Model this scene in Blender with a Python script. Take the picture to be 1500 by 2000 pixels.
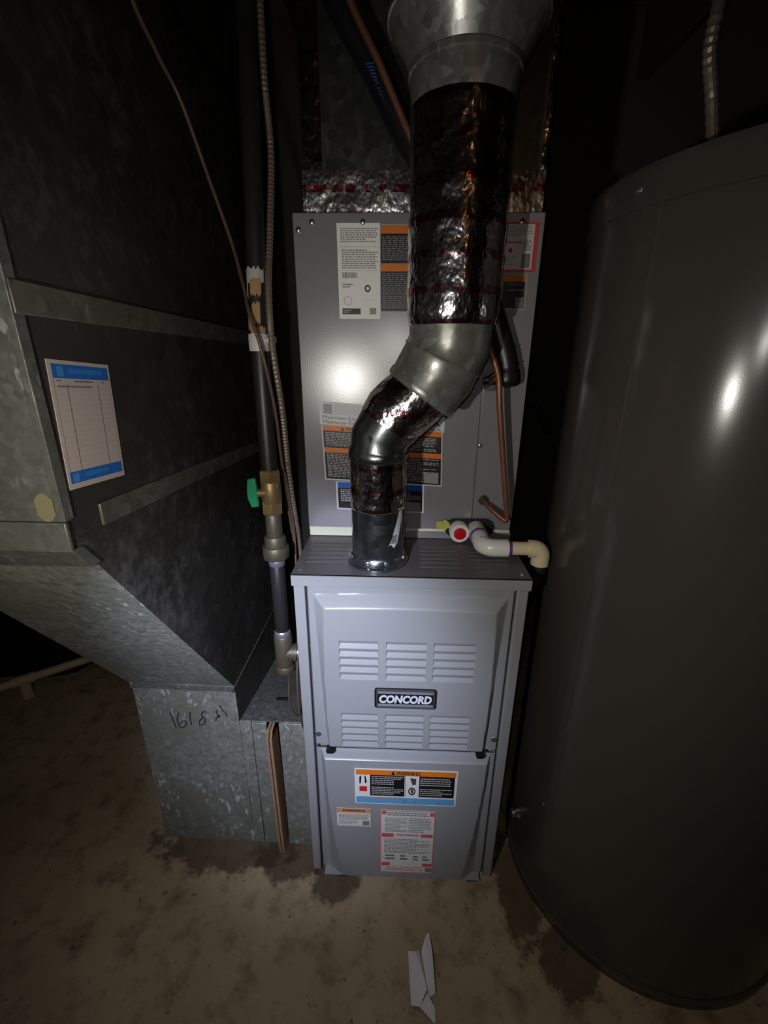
import bpy, math, random
from mathutils import Vector, Matrix
random.seed(7)
for o in list(bpy.data.objects): bpy.data.objects.remove(o)
SC = bpy.context.scene
COL = SC.collection
PI = math.pi

# ------------------------------------------------------------------ camera
F_PX, PITCH, YAW, ROLL = 866.49, .3457, -.0326, -.0072
CAM = Vector((-.0263, -.7435, 1.2329))
fw = Vector((math.sin(YAW)*math.cos(PITCH), math.cos(YAW)*math.cos(PITCH), -math.sin(PITCH)))
rt = Vector((math.cos(YAW), -math.sin(YAW), 0)); dn = fw.cross(rt)
r2 = rt*math.cos(ROLL)+dn*math.sin(ROLL); d2 = dn*math.cos(ROLL)-rt*math.sin(ROLL)
cd = bpy.data.cameras.new('camera'); cam = bpy.data.objects.new('camera', cd); COL.objects.link(cam)
cd.sensor_fit = 'VERTICAL'; cd.sensor_height = 24.0; cd.lens = F_PX/2000*24.0
cd.clip_start = .01; cd.clip_end = 50
up = -d2; bk = -fw
cam.matrix_world = Matrix(((r2.x, up.x, bk.x, CAM.x), (r2.y, up.y, bk.y, CAM.y), (r2.z, up.z, bk.z, CAM.z), (0, 0, 0, 1)))
SC.camera = cam

# ------------------------------------------------------------------ world, lights, exposure
w = bpy.data.worlds.new('world'); SC.world = w; w.use_nodes = True
w.node_tree.nodes['Background'].inputs[0].default_value = (.9, .8, .7, 1)
w.node_tree.nodes['Background'].inputs[1].default_value = .002
def spot(name, loc, target, energy, color, angle, blend, size):
    l = bpy.data.lights.new(name, 'SPOT'); l.energy = energy; l.color = color
    l.spot_size = math.radians(angle); l.spot_blend = blend; l.shadow_soft_size = size
    o = bpy.data.objects.new(name, l); COL.objects.link(o); o.location = loc
    o.rotation_euler = (Vector(target)-Vector(loc)).to_track_quat('-Z', 'Y').to_euler(); return o
LAMP = (-.235, -.742, 1.13)                      # the torch held at the photographer's left hand
spot('torch_spill', LAMP, (-.06, .05, .88), 9.0, (1.0, .97, .89), 150, 1.0, .012)
spot('phone_flash', (-.035, -.745, 1.262), (-.03, .1, .95), 1.9, (1.0, .95, .90), 150, 1.0, .004)
spot('torch_hotspot', LAMP, (-.215, 0, .60), 50, (.67, .745, 1.0), 56, 1.0, .012)
pl = bpy.data.lights.new('room_bulb', 'POINT'); pl.energy = 1.7; pl.color = (1, .5, .18); pl.shadow_soft_size = .04
po = bpy.data.objects.new('room_bulb', pl); COL.objects.link(po); po.location = (.75, -3.2, 2.15)
vs = SC.view_settings; vs.view_transform = 'Standard'; vs.look = 'None'; vs.gamma = 1; vs.exposure = 0; vs.use_curve_mapping = False

# ------------------------------------------------------------------ materials
def lin(c):
    return tuple((x/255/12.92 if x/255 <= .04045 else ((x/255+.055)/1.055)**2.4) for x in c)
MATS = {}
class NT:
    def __init__(s, name):
        m = bpy.data.materials.new(name); m.use_nodes = True; s.m = m; s.t = m.node_tree
        s.b = s.t.nodes['Principled BSDF']; s.tc = s.n('ShaderNodeTexCoord')
    def n(s, t, **k):
        nd = s.t.nodes.new(t)
        for a, v in k.items(): setattr(nd, a, v)
        return nd
    def l(s, a, b): s.t.links.new(a, b)
    def noise(s, scale, detail=3, rough=.5, vec=None, stretch=None):
        n = s.n('ShaderNodeTexNoise'); n.inputs['Scale'].default_value = scale
        n.inputs['Detail'].default_value = detail; n.inputs['Roughness'].default_value = rough
        v = vec or s.tc.outputs['Object']
        if stretch:
            mp = s.n('ShaderNodeMapping'); mp.inputs['Scale'].default_value = stretch; s.l(v, mp.inputs[0]); v = mp.outputs[0]
        s.l(v, n.inputs['Vector']); return n.outputs['Fac']
    def ramp(s, fac, stops):
        r = s.n('ShaderNodeValToRGB'); e = r.color_ramp.elements
        while len(e) < len(stops): e.new(.5)
        for el, (p, c) in zip(e, stops):
            el.position = p; el.color = (c, c, c, 1) if isinstance(c, (int, float)) else (*c[:3], 1)
        s.l(fac, r.inputs[0]); return r.outputs[0]
    def mix(s, fac, a, b):
        m = s.n('ShaderNodeMix', data_type='RGBA')
        for sock, v in ((m.inputs[0], fac), (m.inputs[6], a), (m.inputs[7], b)):
            if isinstance(v, (int, float)): sock.default_value = v
            elif isinstance(v, tuple): sock.default_value = (*v[:3], 1)
            else: s.l(v, sock)
        return m.outputs[2]
    def col(s, c):
        if isinstance(c, tuple): s.b.inputs['Base Color'].default_value = (*c[:3], 1)
        else: s.l(c, s.b.inputs['Base Color'])
    def set(s, metallic=0, rough=.5, spec=.5):
        s.b.inputs['Metallic'].default_value = metallic
        if isinstance(rough, (int, float)): s.b.inputs['Roughness'].default_value = rough
        else: s.l(rough, s.b.inputs['Roughness'])
        s.b.inputs['Specular IOR Level'].default_value = spec
    def bump(s, h, strength, dist):
        b = s.n('ShaderNodeBump'); b.inputs['Strength'].default_value = strength; b.inputs['Distance'].default_value = dist
        s.l(h, b.inputs['Height']); s.l(b.outputs[0], s.b.inputs['Normal'])
def plain(name, c, rough=.5, metallic=0, spec=.5, var=.12, scale=30):
    k = NT(name); c = lin(c)
    f = k.noise(scale, 3)
    k.col(k.mix(f, tuple(x*(1-var) for x in c), tuple(min(1, x*(1+var)) for x in c))); k.set(metallic, rough, spec)
    MATS[name] = k.m; return k.m

def paint(name, c, rough=.36, spec=.5, peel=.10):
    k = NT(name); c = lin(c)
    k.col(k.mix(k.noise(6, 4), tuple(x*.92 for x in c), tuple(x*1.06 for x in c))); k.set(0, rough, spec)
    k.bump(k.noise(500, 2), peel, .0006); return k.m
M_PAINT = paint('grey_paint', (148, 149, 150), .34)
M_COIL = paint('coil_grey_paint', (136, 134, 137), .25, 1.0)
M_TANK = paint('tank_grey_paint', (74, 68, 63), .19, .5, .03)
M_TOP = paint('shaded_grey_paint', (98, 93, 93), .42)  # brownish furnace top; its dimness under grazing light is put into the colour

def galv(name, base=(150, 153, 152), metallic=.55, rough=.42, specks=.5, warm=0, sscale=130, var=.2):
    k = NT(name)
    v = k.n('ShaderNodeTexVoronoi'); v.inputs['Scale'].default_value = sscale; k.l(k.tc.outputs['Object'], v.inputs['Vector'])
    sep = k.n('ShaderNodeSeparateColor'); k.l(v.outputs['Color'], sep.inputs[0])
    b = lin(base)
    c = k.mix(sep.outputs[0], tuple(x*(1-1.4*var) for x in b), tuple(min(1, x*(1+.9*var)) for x in b))
    dirt = k.ramp(k.noise(7, 5, .6), [(.38, 0.), (.68, 1.)])
    c = k.mix(dirt, c, tuple(x*y for x, y in zip(b, (.74, .74, .66))))
    sp = k.ramp(k.noise(85, 2, .5, stretch=(1, 1, .42)), [(.61, 0.), (.68, 1.)])
    big = k.ramp(k.noise(6, 3), [(.40, 0.), (.6, 1.)])
    mm = k.n('ShaderNodeMath', operation='MULTIPLY'); k.l(sp, mm.inputs[0]); k.l(big, mm.inputs[1])
    m2 = k.n('ShaderNodeMath', operation='MULTIPLY'); k.l(mm.outputs[0], m2.inputs[0]); m2.inputs[1].default_value = specks
    c = k.mix(m2.outputs[0], c, lin((205, 207, 200)))
    k.col(c); k.set(metallic, k.ramp(sep.outputs[1], [(0, rough*.8), (1, rough*1.25)]))
    k.bump(k.noise(14, 3), .25, .004); MATS[name] = k.m; return k.m
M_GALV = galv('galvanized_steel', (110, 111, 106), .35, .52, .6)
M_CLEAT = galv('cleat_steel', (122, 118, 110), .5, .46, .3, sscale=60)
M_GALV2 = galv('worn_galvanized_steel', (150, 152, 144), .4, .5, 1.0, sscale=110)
M_GPIPE = galv('galvanized_pipe', (160, 160, 158), .62, .34, .6, sscale=80, var=.28)
M_GSHINY = galv('bright_galvanized_pipe', (150, 155, 160), .95, .25, .15, sscale=60)
def scuffed(m):
    t = m.node_tree; b = t.nodes['Principled BSDF']; src = b.inputs['Base Color'].links[0].from_socket
    tc = t.nodes.new('ShaderNodeTexCoord'); n1 = t.nodes.new('ShaderNodeTexNoise'); n1.inputs['Scale'].default_value = 4; n1.inputs['Detail'].default_value = 2
    n2 = t.nodes.new('ShaderNodeTexNoise'); n2.inputs['Scale'].default_value = 38; n2.inputs['Detail'].default_value = 5; n2.inputs['Roughness'].default_value = .7
    mu = t.nodes.new('ShaderNodeMath'); mu.operation = 'MULTIPLY'; rp = t.nodes.new('ShaderNodeValToRGB')
    rp.color_ramp.elements[0].position = .30; rp.color_ramp.elements[1].position = .44
    mx = t.nodes.new('ShaderNodeMix'); mx.data_type = 'RGBA'; mx.inputs[7].default_value = (*lin((116, 112, 107)), 1)
    for n in (n1, n2): t.links.new(tc.outputs['Object'], n.inputs['Vector'])
    t.links.new(n1.outputs['Fac'], mu.inputs[0]); t.links.new(n2.outputs['Fac'], mu.inputs[1]); t.links.new(mu.outputs[0], rp.inputs[0])
    t.links.new(rp.outputs[0], mx.inputs[0]); t.links.new(src, mx.inputs[6]); t.links.new(mx.outputs[2], b.inputs['Base Color']); return m
M_DUCT = galv('shaded_galvanized_steel', (84, 80, 76), .62, .46, .10, sscale=25, var=.06); scuffed(M_DUCT)  # duct sides: same galvanized, grazing shade painted into a darker base; scuffs on top

def foil(name, red=.7, rough=.17, dist=.0085):
    k = NT(name)
    sx = k.n('ShaderNodeSeparateXYZ'); k.l(k.tc.outputs['Object'], sx.inputs[0])
    md = k.n('ShaderNodeMath', operation='MODULO'); k.l(sx.outputs[2], md.inputs[0]); md.inputs[1].default_value = .047
    lt = k.n('ShaderNodeMath', operation='LESS_THAN'); k.l(md.outputs[0], lt.inputs[0]); lt.inputs[1].default_value = .012
    tx = k.ramp(k.noise(75, 2, .6, stretch=(1, 1, .7)), [(.43, 0.), (.47, 1.)])
    mm = k.n('ShaderNodeMath', operation='MULTIPLY'); k.l(lt.outputs[0], mm.inputs[0]); k.l(tx, mm.inputs[1])
    m2 = k.n('ShaderNodeMath', operation='MULTIPLY'); k.l(mm.outputs[0], m2.inputs[0]); m2.inputs[1].default_value = red
    k.col(k.mix(m2.outputs[0], lin((222, 220, 222)), lin((170, 26, 44)))); k.set(1, rough)
    a = k.noise(22, 3, .5, stretch=(1.15, 1.15, .8)); b2 = k.noise(110, 2, .5, stretch=(1, 1, .7))
    ad = k.n('ShaderNodeMath', operation='MULTIPLY_ADD'); k.l(b2, ad.inputs[0]); ad.inputs[1].default_value = .16; k.l(a, ad.inputs[2])
    k.bump(ad.outputs[0], .8, dist); return k.m
M_FOIL = foil('foil_tape'); M_FOIL2 = foil('foil_tape_wide', .9, .30, .012)
M_BLACKPIPE = plain('black_iron', (46, 44, 44), .42, .35)
M_BRASS = plain('brass', (138, 116, 76), .45, .6)
M_OLDIRON = plain('malleable_iron', (92, 85, 70), .5, .5)
M_ZINC = plain('zinc_thread', (175, 178, 190), .35, .8)
M_GREEN = plain('green_plastic', (20, 132, 84), .4)
M_COPPER = plain('copper', (142, 94, 70), .45, .5, var=.3, scale=25)
M_INSUL = plain('black_foam_insulation', (26, 26, 29), .38)
M_BLUEPRINT = plain('blue_print', (44, 92, 160), .5)
M_PVC = plain('white_pvc', (232, 230, 222), .25, var=.03)
M_PVCOLD = plain('aged_pvc', (226, 208, 172), .4, var=.06)
M_CPVCDIM = plain('beige_pvc', (198, 176, 146), .5, var=.06)
M_PURPLE = plain('purple_primer', (104, 62, 150), .4)
M_RED = plain('red_plastic', (196, 22, 34), .35)
M_BLACK = plain('black_matte', (14, 14, 15), .6)
M_BAG = plain('black_plastic_film', (16, 16, 18), .28)
M_SCREW = plain('screw_steel', (190, 190, 195), .25, .9)
M_PAPER = plain('white_paper', (214, 212, 214), .75, var=.03)
M_CARD = plain('cardboard', (150, 116, 84), .8, var=.2)
M_PLEAT = plain('filter_media', (60, 58, 58), .9)
M_WIRE = plain('brown_wire', (88, 68, 58), .45)
M_TANSTK = plain('tan_torn_paper', (160, 124, 86), .8)
M_GREYSTK = plain('grey_torn_paper', (170, 168, 160), .7)
M_WHITECLAMP = plain('white_clamp', (190, 190, 184), .5)
M_PANW = plain('cream_drain_pan', (222, 220, 198), .5)
M_YELLOW = plain('yellow_insulation', (188, 186, 92), .9)
M_FLEXCAB = plain('armoured_cable_steel', (140, 126, 112), .45, .6)
M_WOOD = plain('joist_wood', (96, 78, 60), .85, var=.3)
M_RUBBER = plain('black_rubber', (24, 24, 24), .7)
M_INK = plain('marker_ink', (38, 38, 48), .6)

def mk_floor():
    k = NT('floor_concrete')
    a = k.noise(2.2, 6, .6); b = k.noise(16, 5, .65); d = k.noise(55, 3)
    c = k.mix(k.ramp(a, [(.35, 0.), (.65, 1.)]), lin((182, 162, 132)), lin((158, 138, 110)))
    c = k.mix(k.ramp(b, [(.50, 0.), (.72, .75)]), c, lin((96, 78, 58)))
    c = k.mix(k.ramp(d, [(.66, 0.), (.74, .7)]), c, lin((48, 36, 28)))
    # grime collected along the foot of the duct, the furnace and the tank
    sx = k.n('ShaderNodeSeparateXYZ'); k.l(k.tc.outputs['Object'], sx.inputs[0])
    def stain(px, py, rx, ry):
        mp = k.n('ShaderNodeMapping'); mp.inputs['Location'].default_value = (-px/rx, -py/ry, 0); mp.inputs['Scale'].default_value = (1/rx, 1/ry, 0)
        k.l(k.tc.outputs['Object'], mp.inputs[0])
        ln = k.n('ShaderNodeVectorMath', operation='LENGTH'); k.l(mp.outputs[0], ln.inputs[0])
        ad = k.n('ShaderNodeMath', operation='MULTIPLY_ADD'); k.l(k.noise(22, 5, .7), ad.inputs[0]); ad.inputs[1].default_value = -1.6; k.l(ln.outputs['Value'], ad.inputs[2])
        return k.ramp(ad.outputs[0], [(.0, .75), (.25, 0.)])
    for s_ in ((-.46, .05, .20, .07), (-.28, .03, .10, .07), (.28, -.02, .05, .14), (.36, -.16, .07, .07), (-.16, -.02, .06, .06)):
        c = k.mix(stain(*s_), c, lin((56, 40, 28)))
    k.col(c); k.set(0, .72, .3); k.bump(b, .3, .004); return k.m
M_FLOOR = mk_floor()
def mk_wall():
    k = NT('painted_block_wall')
    br = k.n('ShaderNodeTexBrick'); br.inputs['Scale'].default_value = 2.5; br.inputs['Mortar Size'].default_value = .012
    mp = k.n('ShaderNodeMapping'); mp.inputs['Rotation'].default_value = (PI/2, 0, 0); k.l(k.tc.outputs['Object'], mp.inputs[0]); k.l(mp.outputs[0], br.inputs[0]); br.inputs['Scale'].default_value = 0.001
    br.inputs['Color1'].default_value = (*lin((118, 118, 106)), 1); br.inputs['Color2'].default_value = (*lin((110, 110, 100)), 1); br.inputs['Mortar'].default_value = (*lin((84, 82, 74)), 1)
    k.col(br.outputs[0]); k.set(0, .85); k.bump(k.noise(60, 3), .2, .003); return k.m
M_WALL = mk_wall()
SOLID = {}
def flat(c, rough=.45):
    key = (c, rough)
    if key not in SOLID: SOLID[key] = plain('print_%02x%02x%02x' % c, c, rough, var=.03)
    return SOLID[key]

# ------------------------------------------------------------------ mesh helpers
class MB:
    def __init__(s): s.v = []; s.f = []; s.mi = []
    def add(s, vs, fs, mi=0):
        k = len(s.v); s.v += [tuple(v) for v in vs]; s.f += [tuple(i+k for i in f) for f in fs]; s.mi += [mi]*len(fs); return s
    def box(s, a, b, mi=0):
        (x0, y0, z0), (x1, y1, z1) = a, b
        return s.add([(x0, y0, z0), (x1, y0, z0), (x1, y1, z0), (x0, y1, z0), (x0, y0, z1), (x1, y0, z1), (x1, y1, z1), (x0, y1, z1)],
                     [(0, 3, 2, 1), (4, 5, 6, 7), (0, 1, 5, 4), (1, 2, 6, 5), (2, 3, 7, 6), (3, 0, 4, 7)], mi)
    def prism(s, poly, a, b, mi=0):      # poly: list of points (Vector), extruded by vector b-a
        d = Vector(b)-Vector(a); n = len(poly); A = [Vector(p)+Vector(a) for p in poly]; B = [p+d for p in A]
        return s.add(A+B, [tuple(range(n))[::-1], tuple(range(n, 2*n))]+[(i, (i+1) % n, n+(i+1) % n, n+i) for i in range(n)], mi)
    def tube(s, path, rad, n=24, caps=True, mi=0):
        P = [Vector(p) for p in path]; R = rad if isinstance(rad, (list, tuple)) else [rad]*len(P)
        T = []
        for i in range(len(P)):
            a = P[i]-P[i-1] if i else P[1]-P[0]; b = P[i+1]-P[i] if i < len(P)-1 else a
            if a.length < 1e-9: a = b
            if b.length < 1e-9: b = a
            T.append((a.normalized()+b.normalized()).normalized())
        u = T[0].orthogonal().normalized(); vs = []; fs = []
        for i, (p, t, r) in enumerate(zip(P, T, R)):
            u = (u-t*u.dot(t)).normalized(); v = t.cross(u)
            for k in range(n):
                an = 2*PI*k/n; vs.append(p+(u*math.cos(an)+v*math.sin(an))*r)
        for i in range(len(P)-1):
            for k in range(n):
                fs.append((i*n+k, i*n+(k+1) % n, (i+1)*n+(k+1) % n, (i+1)*n+k))
        if caps: fs.append(tuple(range(n))[::-1]); fs.append(tuple((len(P)-1)*n+k for k in range(n)))
        return s.add(vs, fs, mi)
    def lathe(s, c, prof, n=48, mi=0, caps=True):    # prof [(r,z)]
        return s.tube2([(c[0], c[1], z) for r, z in prof], [r for r, z in prof], n, mi, caps)
    def tube2(s, P, R, n, mi, caps):     # rings stay horizontal
        vs = [(p[0]+r*math.cos(2*PI*k/n), p[1]+r*math.sin(2*PI*k/n), p[2]) for p, r in zip(P, R) for k in range(n)]
        fs = [(i*n+k, i*n+(k+1) % n, (i+1)*n+(k+1) % n, (i+1)*n+k) for i in range(len(P)-1) for k in range(n)]
        if caps: fs.append(tuple(range(n))[::-1]); fs.append(tuple((len(P)-1)*n+k for k in range(n)))
        return s.add(vs, fs, mi)
    def build(s, name, mat, parent=None, smooth=None, bevel=0, segs=2, thing=None):
        me = bpy.data.meshes.new(name); me.from_pydata(s.v, [], s.f)
        for m in (mat if isinstance(mat, list) else [mat]): me.materials.append(m)
        if isinstance(mat, list):
            for p, i in zip(me.polygons, s.mi): p.material_index = i
        me.validate(); me.update()
        if smooth is not None:
            for p in me.polygons: p.use_smooth = True
            me.set_sharp_from_angle(angle=math.radians(smooth))
        o = bpy.data.objects.new(name, me); COL.objects.link(o)
        if bevel:
            b = o.modifiers.new('bevel', 'BEVEL'); b.width = bevel; b.segments = segs; b.limit_method = 'ANGLE'; b.angle_limit = math.radians(40)
            for p in me.polygons: p.use_smooth = True
            me.set_sharp_from_angle(angle=math.radians(50))
        if parent: attach(o, parent)
        if thing: tag(o, *thing)
        return o
def attach(o, p):
    o.parent = p; t = p.location.copy(); q = p.parent
    o.matrix_parent_inverse = Matrix.Translation(-t)
def tag(o, label, cat, group=None):
    o['label'] = label; o['category'] = cat
    if group: o['group'] = group
    return o
def thing(name, label, cat, loc=(0, 0, 0), group=None):
    o = bpy.data.objects.new(name, None); COL.objects.link(o); o.location = loc; o.empty_display_size = .05
    return tag(o, label, cat, group)
def bx(name, a, b, mat, parent=None, bevel=0, **k): return MB().box(a, b).build(name, mat, parent, bevel=bevel, **k)
def catmull(pts, per=8):
    P = [Vector(p) for p in pts]; out = []
    for i in range(len(P)-1):
        p0 = P[max(i-1, 0)]; p1 = P[i]; p2 = P[i+1]; p3 = P[min(i+2, len(P)-1)]
        for k in range(per):
            t = k/per
            out.append(.5*((2*p1)+(p2-p0)*t+(2*p0-5*p1+4*p2-p3)*t*t+(3*p1-p0-3*p2+p3)*t**3))
    out.append(P[-1]); return out
def text_geo(txt, bold=0.0, shear=0.0):
    c = bpy.data.curves.new('t', 'FONT'); c.body = txt; c.size = 1; c.offset = bold; c.shear = shear; c.resolution_u = 3; c.fill_mode = 'FRONT'
    o = bpy.data.objects.new('t', c); COL.objects.link(o); bpy.context.view_layer.update()
    me = bpy.data.meshes.new_from_object(o.evaluated_get(bpy.context.evaluated_depsgraph_get()))
    vs = [tuple(v.co) for v in me.vertices]; fs = [tuple(p.vertices) for p in me.polygons]
    bpy.data.objects.remove(o); bpy.data.curves.remove(c); bpy.data.meshes.remove(me)
    x0 = min(v[0] for v in vs); x1 = max(v[0] for v in vs); y0 = min(v[1] for v in vs); y1 = max(v[1] for v in vs)
    return [((v[0]-x0)/(x1-x0), (v[1]-y0)/(y1-y0)) for v in vs], fs
def screw(parent, p, nrm, r=.0045, name='screw'):
    p = Vector(p); n = Vector(nrm).normalized()
    return MB().tube([p-n*.002, p+n*.0015, p+n*.003], [r*1.25, r*1.2, r*.6], 8).build(name, M_SCREW, parent, smooth=40)

# a printed sticker: O = top-left corner, U/V = full width / height vectors (V downwards)
def sticker(name, parent, O, U, V, base, items, rough=.4, label=None, th=.0006):
    O, U, V = Vector(O), Vector(U), Vector(V); N = V.cross(U).normalized()
    m = MB(); p = [O, O+V, O+V+U, O+U]
    m.prism(p, (0, 0, 0), N*th)
    st = m.build(name, flat(base, rough), parent)
    if label: st['label'] = label
    mats = []; q = MB()
    def mi(c):
        f = flat(c, rough)
        if f not in mats: mats.append(f)
        return mats.index(f)
    def P(u, v, lv=1): return O+U*u+V*v+N*(th+.00012*lv)
    rnd = random.Random(name+str(O))
    for it in items:
        k = it[0]
        if k == 'r':
            _, u0, v0, u1, v1, c = it[:6]; lv = it[6] if len(it) > 6 else 1
            q.add([P(u0, v0, lv), P(u0, v1, lv), P(u1, v1, lv), P(u1, v0, lv)], [(0, 1, 2, 3)], mi(c))
        elif k == 'lines':      # rows of small words
            _, u0, v0, u1, v1, rows, c = it[:7]; fillr = it[7] if len(it) > 7 else .55
            h = (v1-v0)/rows; i = mi(c); uw = (u1-u0)
            for rr in range(rows):
                u = u0; end = u1-uw*rnd.choice((0, 0, .05, .3))
                while u < end-uw*.02:
                    ww = uw*rnd.uniform(.03, .10); e = min(u+ww, end); a = v0+rr*h
                    q.add([P(u, a, 2), P(u, a+h*fillr, 2), P(e, a+h*fillr, 2), P(e, a, 2)], [(0, 1, 2, 3)], i); u = e+uw*.018
        elif k == 'bars':
            _, u0, v0, u1, v1, c = it; u = u0
            while u < u1:
                ww = (u1-u0)*rnd.choice((.008, .015, .025)); q.add([P(u, v0, 2), P(u, v1, 2), P(u+ww, v1, 2), P(u+ww, v0, 2)], [(0, 1, 2, 3)], mi(c)); u += ww+(u1-u0)*rnd.choice((.01, .02))
        elif k == 'text':
            _, u0, v0, u1, v1, tx, c = it[:7]; bold = it[7] if len(it) > 7 else .0
            vs, fs = text_geo(tx, bold)
            q.add([P(u0+(u1-u0)*a, v1-(v1-v0)*b, 3) for a, b in vs], fs, mi(c))
        elif k == 'poly':
            _, pts, c = it[:3]; lv = it[3] if len(it) > 3 else 2
            q.add([P(a, b, lv) for a, b in pts][::-1], [tuple(range(len(pts)))], mi(c))
        elif k == 'ring':
            _, u, v, ru, rv, t, c = it; n = 20
            a = [P(u+ru*math.cos(2*PI*j/n), v+rv*math.sin(2*PI*j/n), 2) for j in range(n)]
            b = [P(u+ru*(1-t)*math.cos(2*PI*j/n), v+rv*(1-t)*math.sin(2*PI*j/n), 2) for j in range(n)]
            q.add(a+b, [(j, n+j, n+(j+1) % n, (j+1) % n) for j in range(n)], mi(c))
    if q.f: q.build('print', mats, st)
    return st
K = (22, 22, 24); GR = (120, 120, 122); OR = (224, 120, 32); BL = (42, 96, 190); WH = (226, 224, 220); LG = (176, 174, 170); RD = (196, 44, 48)

# ------------------------------------------------------------------ the room
def struct(o): o['kind'] = 'structure'; return o
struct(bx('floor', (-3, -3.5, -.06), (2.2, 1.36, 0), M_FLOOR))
struct(bx('wall_back', (-3, 1.36, 0), (2.2, 1.5, 2.42), M_WALL))
struct(bx('wall_left', (-3.1, -3.5, 0), (-3, 1.5, 2.42), M_WALL))
struct(bx('wall_right', (2.2, -3.5, 0), (2.3, 1.5, 2.42), M_WALL))
ce = struct(bx('ceiling', (-3, -3.5, 2.40), (2.2, 1.36, 2.46), M_WOOD))
for i in range(8):
    bx('joist', (-2.9+i*.62, -3.5, 2.18), (-2.86+i*.62, 1.36, 2.40), M_WOOD, ce)

# ------------------------------------------------------------------ furnace
W = .2225
fu = thing('furnace', 'grey upright gas furnace with louvred upper door and a silver-lettered black badge', 'furnace', (0, .35, 0))
b = MB(); b.box((-W, .03, .012), (W, .70, .8385))
b.build('cabinet', M_PAINT, fu, bevel=.002)
for s in (-1, 1):
    m = MB(); m.box((s*W-(.0215 if s > 0 else 0), -.004, .008), (s*W+(0 if s > 0 else .0215), .032, .826)); m.build('side_rail', M_PAINT, fu, bevel=.003)
    m = MB(); m.box((s*W-(.0008 if s > 0 else .0012), .03, .012), (s*W+(.0012 if s > 0 else .0008), .70, .835)); m.build('side_panel', M_PAINT, fu)
# top panel with slots
def grid_panel(name, us, vs, holes, fn, mat, parent, smooth=60):
    us = sorted(set(round(u, 5) for u in us+[h[i] for h in holes for i in (0, 1)])); vs = sorted(set(round(v, 5) for v in vs+[h[i] for h in holes for i in (2, 3)]))
    m = MB(); verts = [fn(u, v) for v in vs for u in us]; n = len(us); fs = []
    for j in range(len(vs)-1):
        for i in range(n-1):
            cu = (us[i]+us[i+1])/2; cv = (vs[j]+vs[j+1])/2
            if any(h[0] < cu < h[1] and h[2] < cv < h[3] for h in holes): continue
            fs.append((j*n+i, j*n+i+1, (j+1)*n+i+1, (j+1)*n+i))
    m.add(verts, fs); return m.build(name, mat, parent, smooth=smooth)
def frange(a, b, st): n = max(1, round((b-a)/st)); return [a+(b-a)*i/n for i in range(n+1)]
slots = []
for (xa, xb, ya, yb, n) in ((-.206, -.128, .042, .138, 6), (.018, .100, .030, .122, 6), (.118, .196, .030, .122, 6)):
    for i in range(n):
        y = ya+(yb-ya)*i/(n-1); slots.append((xa, xb, y-.0045, y+.0045))
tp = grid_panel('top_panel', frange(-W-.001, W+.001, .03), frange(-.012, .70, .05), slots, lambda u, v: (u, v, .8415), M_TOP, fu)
mesh_slat = None
for (xa, xb, ya, yb) in slots:
    m = MB(); m.add([(xa, ya, .8415), (xb, ya, .8415), (xb, yb, .8415), (xa, yb, .8415), (xa, ya+.003, .8388), (xb, ya+.003, .8388)],
                    [(0, 1, 5, 4), (4, 5, 2, 3), (0, 4, 3), (1, 2, 5)])
    m.build('vent_slot', M_TOP, tp)
m = MB(); m.box((-W-.001, -.0135, .819), (W+.001, -.011, .8415)); m.box((-W-.001, -.0135, .8395), (W+.001, -.008, .8415))
m.build('top_lip', M_PAINT, fu, bevel=.0012)
for p in ((-W+.012, -.0115, .8415), (W-.012, -.0115+.02, .8415)): screw(fu, (p[0], .012, p[2]), (0, 0, 1), .004)
# doors
def sst(a, b, t):
    t = max(0, min(1, (t-a)/(b-a))); return t*t*(3-2*t)
def smin(a, b, k=.12):
    h = max(0, min(1, .5+.5*(b-a)/k)); return b*(1-h)+a*h-k*h*(1-h)
def ease(t):
    t = max(0, min(1, t)); e = .16
    return t/(1-e/2) if t < 1-e else 1-(1-t)**2/(2*e)/(1-e/2)
def h_up(x, z):
    t = (z-.43)/(.80-.43); wo = .170+.016*max(0, min(1, t)); wi = .162+.006*math.sin(PI*max(0, min(1, t)))-.003*max(0, t)
    sx_ = (wo-abs(x))/max(.008, wo-wi); zo = .800-.004*(x/.18)**2; st_ = (zo-z)/.024; sb = (z-.4285)/.006
    return .020*ease(smin(smin(sx_, st_), sb))
def h_lo(x, z):
    t = max(0, min(1, (z-.02)/.38)); wo = .186-.010*(1-t); wi = .176-.034*(1-t)**1.7
    sx_ = (wo-abs(x))/max(.005, wo-wi); st_ = (.406-z)/.010
    return .020*ease(smin(sx_, st_))
louv = []
for (za, zb) in ((.612, .706), (.437, .528)):
    for (xa, xb) in ((-.136, -.059), (-.044, .036), (.049, .131)):
        for i in range(5):
            p = (zb-za)/5; z1 = zb-i*p; louv.append((xa, xb, z1-p+.001, z1-.0005))
dz = frange(.42, .77, .012)+frange(.77, .802, .0025)+[.809, .816]+frange(.42, .442, .0015)
dx = frange(-.158, .158, .02)+frange(-.196, -.158, .0025)+frange(.158, .196, .0025)
ud = grid_panel('upper_door', dx, dz, louv, lambda u, v: (u, -h_up(u, v)-.001, v), M_PAINT, fu, 27)
for (xa, xb, za, zb) in louv:
    Y = -.021; zm = za+(zb-za)*.52
    m = MB(); m.add([(xa, Y, zb), (xb, Y, zb), (xa+.002, Y+.0042, zm), (xb-.002, Y+.0042, zm), (xa, Y, za), (xb, Y, za)],
                    [(0, 2, 3, 1), (2, 4, 5, 3), (0, 4, 2), (1, 3, 5)])
    m.build('louver', M_PAINT, ud)
for x in (-.196, .196):
    bx('door_edge', (x-.0006, -.001, .42), (x+.0006, .03, .816), M_PAINT, ud)
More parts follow.
